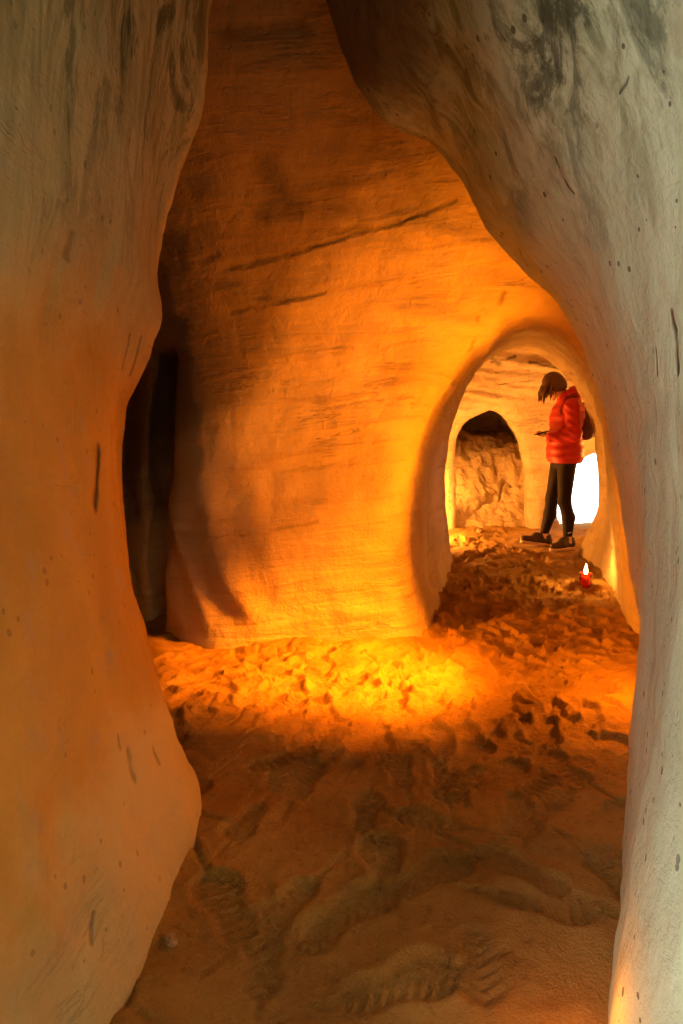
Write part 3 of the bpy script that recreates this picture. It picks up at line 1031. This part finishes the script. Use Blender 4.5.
# backpack worn on the back: a thing of its own
bp = bpy.data.objects.new('backpack', None)
COL.objects.link(bp)
bp['label'] = 'small dark burgundy backpack worn on the back of the red jacket'
bp['category'] = 'backpack'
K = Field([1.9, 6.0, .8], [2.75, 6.8, 1.6], .0065)
K.cap(W(586, 1.10, -.06), W(586, 1.10, .06), .085, .085, .03)
K.cap(W(584, 1.27, -.05), W(584, 1.27, .05), .058, .058, .05)
K.cap(W(587, 1.14, -.06), W(585, 1.22, .06), .08, .075, .05)
link('bag_body', K.mesh('bag_body'), M_pack, bp)
K = Field([1.9, 6.0, .8], [2.75, 6.8, 1.6], .0065)
K.cap(W(592.5, 1.08, -.045), W(592.5, 1.08, .045), .040, .040, .03)
K.cap(W(592, 1.14, -.04), W(592, 1.14, .04), .038, .038, .03)
link('pocket', K.mesh('pocket'), M_pack, bp)
for s_ in (-1, 1):
    K = Field([1.7, 5.95, .8], [2.75, 6.85, 1.6], .0055)
    pts = [W(583, 1.33, s_ * .06), W(575, 1.425, s_ * .095), W(566, 1.40, s_ * .125), W(560.5, 1.28, s_ * .13), W(563, 1.15, s_ * .185 if False else s_ * .15), W(573, 1.04, s_ * .155), W(582, 1.02, s_ * .10)]
    for a_, b_ in zip(pts[:-1], pts[1:]):
        K.cap(a_, b_, .013, .013, .01)
    link('shoulder_strap', K.mesh('shoulder_strap'), M_strap, bp)
K = Field([1.9, 6.0, .8], [2.75, 6.8, 1.6], .004)
pts = [W(583, 1.325, -.02), W(584, 1.36, -.015), W(584, 1.36, .015), W(583, 1.325, .02)]
for a_, b_ in zip(pts[:-1], pts[1:]):
    K.cap(a_, b_, .007, .007, .004)
link('grab_loop', K.mesh('grab_loop'), M_strap, bp)

def box_mesh(name, sx, sy, sz, bev=.004):
    import bmesh
    bm = bmesh.new()
    bmesh.ops.create_cube(bm, size=1)
    for v in bm.verts:
        v.co = (v.co.x * sx, v.co.y * sy, v.co.z * sz)
    bmesh.ops.bevel(bm, geom=list(bm.edges), offset=bev, segments=3, affect='EDGES', profile=.5)
    me = bpy.data.meshes.new(name)
    bm.to_mesh(me)
    bm.free()
    return me
phone = bpy.data.objects.new('smartphone', None)
COL.objects.link(phone)
phone['label'] = 'dark smartphone held flat in the hands of the person'
phone['category'] = 'phone'
phone.location = (nhand + fhand) / 2 + np.array([-.022, 0, .030])
phone.rotation_euler = (0, math.radians(-16), 0)
link('phone_body', box_mesh('phone_body', .125, .072, .009, .0035), M_phone, phone)
scn = link('screen', box_mesh('screen', .114, .064, .0012, .0004), simple('screen_glass', (.03, .03, .035), .12), phone)
scn.location = (0, 0, .0049)

# ------------------------------------------------------------------ candle
def lathe(name, prof, n=32):
    prof = np.array(prof, float)
    a = np.linspace(0, 2 * math.pi, n, endpoint=False)
    v = np.stack([np.outer(prof[:, 0], np.cos(a)), np.outer(prof[:, 0], np.sin(a)), np.repeat(prof[:, 1][:, None], n, 1)], -1).reshape(-1, 3)
    m_ = len(prof)
    i, j = np.meshgrid(np.arange(m_ - 1), np.arange(n), indexing='ij')
    q = np.stack([i * n + j, i * n + (j + 1) % n, (i + 1) * n + (j + 1) % n, (i + 1) * n + j], -1).reshape(-1, 4)
    return np_mesh(name, v, q)
M_redglass = simple('red_glass', (.95, .10, .05), .1, trans=.95)
M_wax = simple('red_wax', (.75, .10, .04), .5)
M_wax.node_tree.nodes['Principled BSDF'].inputs['Subsurface Weight'].default_value = .4
M_wick = simple('charred_wick', (.02, .015, .01), .9)
m, nt, b = new_mat('flame')
k = N(nt)
nt.nodes.remove(b)
em = k.n('ShaderNodeEmission')
em.inputs[0].default_value = (1, .62, .2, 1)
em.inputs[1].default_value = 14
tr = k.n('ShaderNodeBsdfTransparent')
ad = k.n('ShaderNodeAddShader')
k.L(em.outputs[0], ad.inputs[0])
k.L(tr.outputs[0], ad.inputs[1])
k.L(ad.outputs[0], nt.nodes['Material Output'].inputs[0])
M_flame = m
cpos = unp(585, 590, 4.82)
cz = floor_z(cpos[0], cpos[1]) - .004
cd = bpy.data.objects.new('candle', None)
COL.objects.link(cd)
cd.location = (cpos[0], 4.82, cz)
cd['label'] = 'lit candle in a red glass jar on the sand against the right tunnel wall'
cd['category'] = 'candle'
link('jar', lathe('jar', [(0, 0), (.036, 0), (.039, .004), (.041, .03), (.043, .105), (.0415, .107), (.0395, .104), (.037, .03), (.034, .010), (0, .009)]), M_redglass, cd, label='red glass jar')
link('wax', lathe('wax', [(0, .0095), (.032, .0105), (.0355, .03), (.037, .080), (.033, .083), (.01, .079), (0, .078)]), M_wax, cd)
link('wick', lathe('wick', [(0, .078), (.0022, .079), (.0018, .095), (0, .097)], 10), M_wick, cd)
link('flame', lathe('flame', [(0, .090), (.007, .096), (.0125, .108), (.014, .120), (.011, .138), (.006, .156), (.002, .172), (0, .178)], 20), M_flame, cd, label='bright yellow flame')

# ------------------------------------------------------------------ stones
def stone(name, px, py, r, label, seed, mat=M_slope):
    Yf = CAMZ * FPX / (py - 420)
    p = unp(px, py, Yf)
    u = np.linspace(0, math.pi, 13)
    prof = [(math.sin(t_) * r, math.cos(t_) * r) for t_ in u[::-1]]
    me = lathe(name, prof, 18)
    co = np.zeros(len(me.vertices) * 3, np.float32)
    me.vertices.foreach_get('co', co)
    co = co.reshape(-1, 3)
    n_ = 1 + .28 * fbm(co[:, 0] / r * 1.3 + seed, co[:, 1] / r * 1.3, co[:, 2] / r * 1.3, 3)
    co = co * n_[:, None] * np.array([1.25, .9, .62])
    me.vertices.foreach_set('co', co.ravel())
    me.update()
    o = link(name, me, mat, label=label, cat='stone', group='loose stones on the cave floor')
    o.location = (p[0], p[1], floor_z(p[0], p[1]) + .25 * r)
    o.rotation_euler = (0, 0, seed)
    return o
stone('stone', 479, 534, .035, 'small dark sandstone lump on the floor in front of the far rubble slope', 1)
stone('stone', 172, 985, .018, 'pebble at the foot of the near left wall beside a footprint', 2)

# ------------------------------------------------------------------ light
def lamp(name, kind, loc, energy, col, **kw):
    d = bpy.data.lights.new(name, kind)
    d.energy = energy
    d.color = col
    for a_, v_ in kw.items():
        setattr(d, a_, v_)
    o = bpy.data.objects.new(name, d)
    COL.objects.link(o)
    o.location = loc
    return o
def aim(o, tgt):
    from mathutils import Vector
    o.rotation_euler = (Vector(tgt) - o.location).to_track_quat('-Z', 'Y').to_euler()

ORANGE = (1, .26, .004)
WARM = (1, .42, .06)
# added unseen lamps in the pocket behind the near right wall, their beams turned to the back wall and floor
l1 = lamp('added_orange_spot', 'SPOT', (1.24, 2.72, .85), 1300, ORANGE, spot_size=math.radians(46), spot_blend=1.0, shadow_soft_size=.02)
aim(l1, (.05, 3.2, .0))
l13 = lamp('added_orange_spot', 'SPOT', (.78, 2.62, 1.88), 1050, ORANGE, spot_size=math.radians(50), spot_blend=.9, shadow_soft_size=.02)
aim(l13, (.06, 3.22, .0))
l8 = lamp('added_orange_spot', 'SPOT', (1.26, 2.68, .6), 460, ORANGE, spot_size=math.radians(84), spot_blend=1.0, shadow_soft_size=.04)
aim(l8, (.22, 3.45, 1.4))
l2 = lamp('added_orange_glow', 'POINT', (1.22, 2.82, .30), 26, ORANGE, shadow_soft_size=.03)
# added unseen lamp behind the near left wall turned into the tunnel
l9 = lamp('added_orange_spot', 'SPOT', (-.98, 2.78, .62), 520, ORANGE, spot_size=math.radians(40), spot_blend=.9, shadow_soft_size=.02)
aim(l9, (1.5, 3.7, .15))
l12 = lamp('added_orange_spot', 'SPOT', (1.2, 2.74, 1.0), 105, ORANGE, spot_size=math.radians(56), spot_blend=.9, shadow_soft_size=.04)  # added unseen spot that warms the near left wall
aim(l12, (-.58, 1.75, .62))
l3 = lamp('near_candle_glow', 'POINT', (.43, 1.15, .11), 1.8, ORANGE, shadow_soft_size=.04)
# candles of the far chamber, out of sight, with added fill lamps among them
l4 = lamp('far_candle_fill', 'POINT', (.78, 6.85, .2), 150, WARM, shadow_soft_size=.04)
l5 = lamp('far_candle_fill', 'POINT', (2.8, 6.6, .9), 30, WARM, shadow_soft_size=.04)  # added unseen fill for the left jamb of the arch
l7 = lamp('far_slope_fill', 'SPOT', (1.35, 6.45, 1.75), 150, WARM, spot_size=math.radians(42), spot_blend=1, shadow_soft_size=.04)  # added unseen spot to brighten the rubble slope
aim(l7, (1.6, 8.0, .15))
l10 = lamp('far_candle_fill', 'SPOT', (1.02, 7.8, .72), 110, WARM, spot_size=math.radians(95), spot_blend=.7, shadow_soft_size=.03)  # added spot hidden beside the far arch, lights the slope sideways
aim(l10, (1.75, 8.5, .2))
l11 = lamp('far_candle_fill', 'POINT', (1.90, 6.78, .09), 3, WARM, shadow_soft_size=.02)
# the visible candle
l6 = lamp('candle_light', 'POINT', (cpos[0], 4.82, cz + .15), 10, (1, .42, .06), shadow_soft_size=.012)

w = bpy.data.worlds.new('sky')
sc.world = w
w.use_nodes = True
bg = w.node_tree.nodes['Background']
bg.inputs[0].default_value = (.93, .99, .95, 1)
wk = N(w.node_tree)
wd = wk.n('ShaderNodeTexCoord').outputs['Generated']
wsep = wk.n('ShaderNodeSeparateXYZ')
wk.L(wd, wsep.inputs[0])
# the sky is far brighter on the side of the sun (-x), dimmer over the snow (+y)
wk.L(wk.math('ADD', wk.ramp(wsep.outputs[0], .1, -.6, 2.2, 27.0), wk.ramp(wsep.outputs[0], .45, .9, 0, 2.5)), bg.inputs[1])
# portals at the two openings guide the daylight in
p1 = lamp('mouth_portal', 'AREA', (-1.78, -.65, 1.1), 1, (1, 1, 1), shape='RECTANGLE', size=2.4, size_y=1.8)
p1.data.cycles.is_portal = True
p1.rotation_euler = (0, -math.pi / 2, 0)
p3 = lamp('side_portal', 'AREA', (1.8, -.45, 2.15), 1, (1, 1, 1), shape='RECTANGLE', size=1.2, size_y=1.3)
p3.data.cycles.is_portal = True
p3.rotation_euler = (0, math.pi / 2, 0)
p2 = lamp('exit_portal', 'AREA', (3.1, 7.95, .45), 1, (1, 1, 1), shape='RECTANGLE', size=1.5, size_y=1.1)
p2.data.cycles.is_portal = True
p2.rotation_euler = (-math.pi / 2, 0, 0)      # looks along -y

vs = sc.view_settings
vs.view_transform = 'Standard'
vs.look = 'None'
vs.exposure = 0.0
vs.gamma = 1.0
vs.use_curve_mapping = False
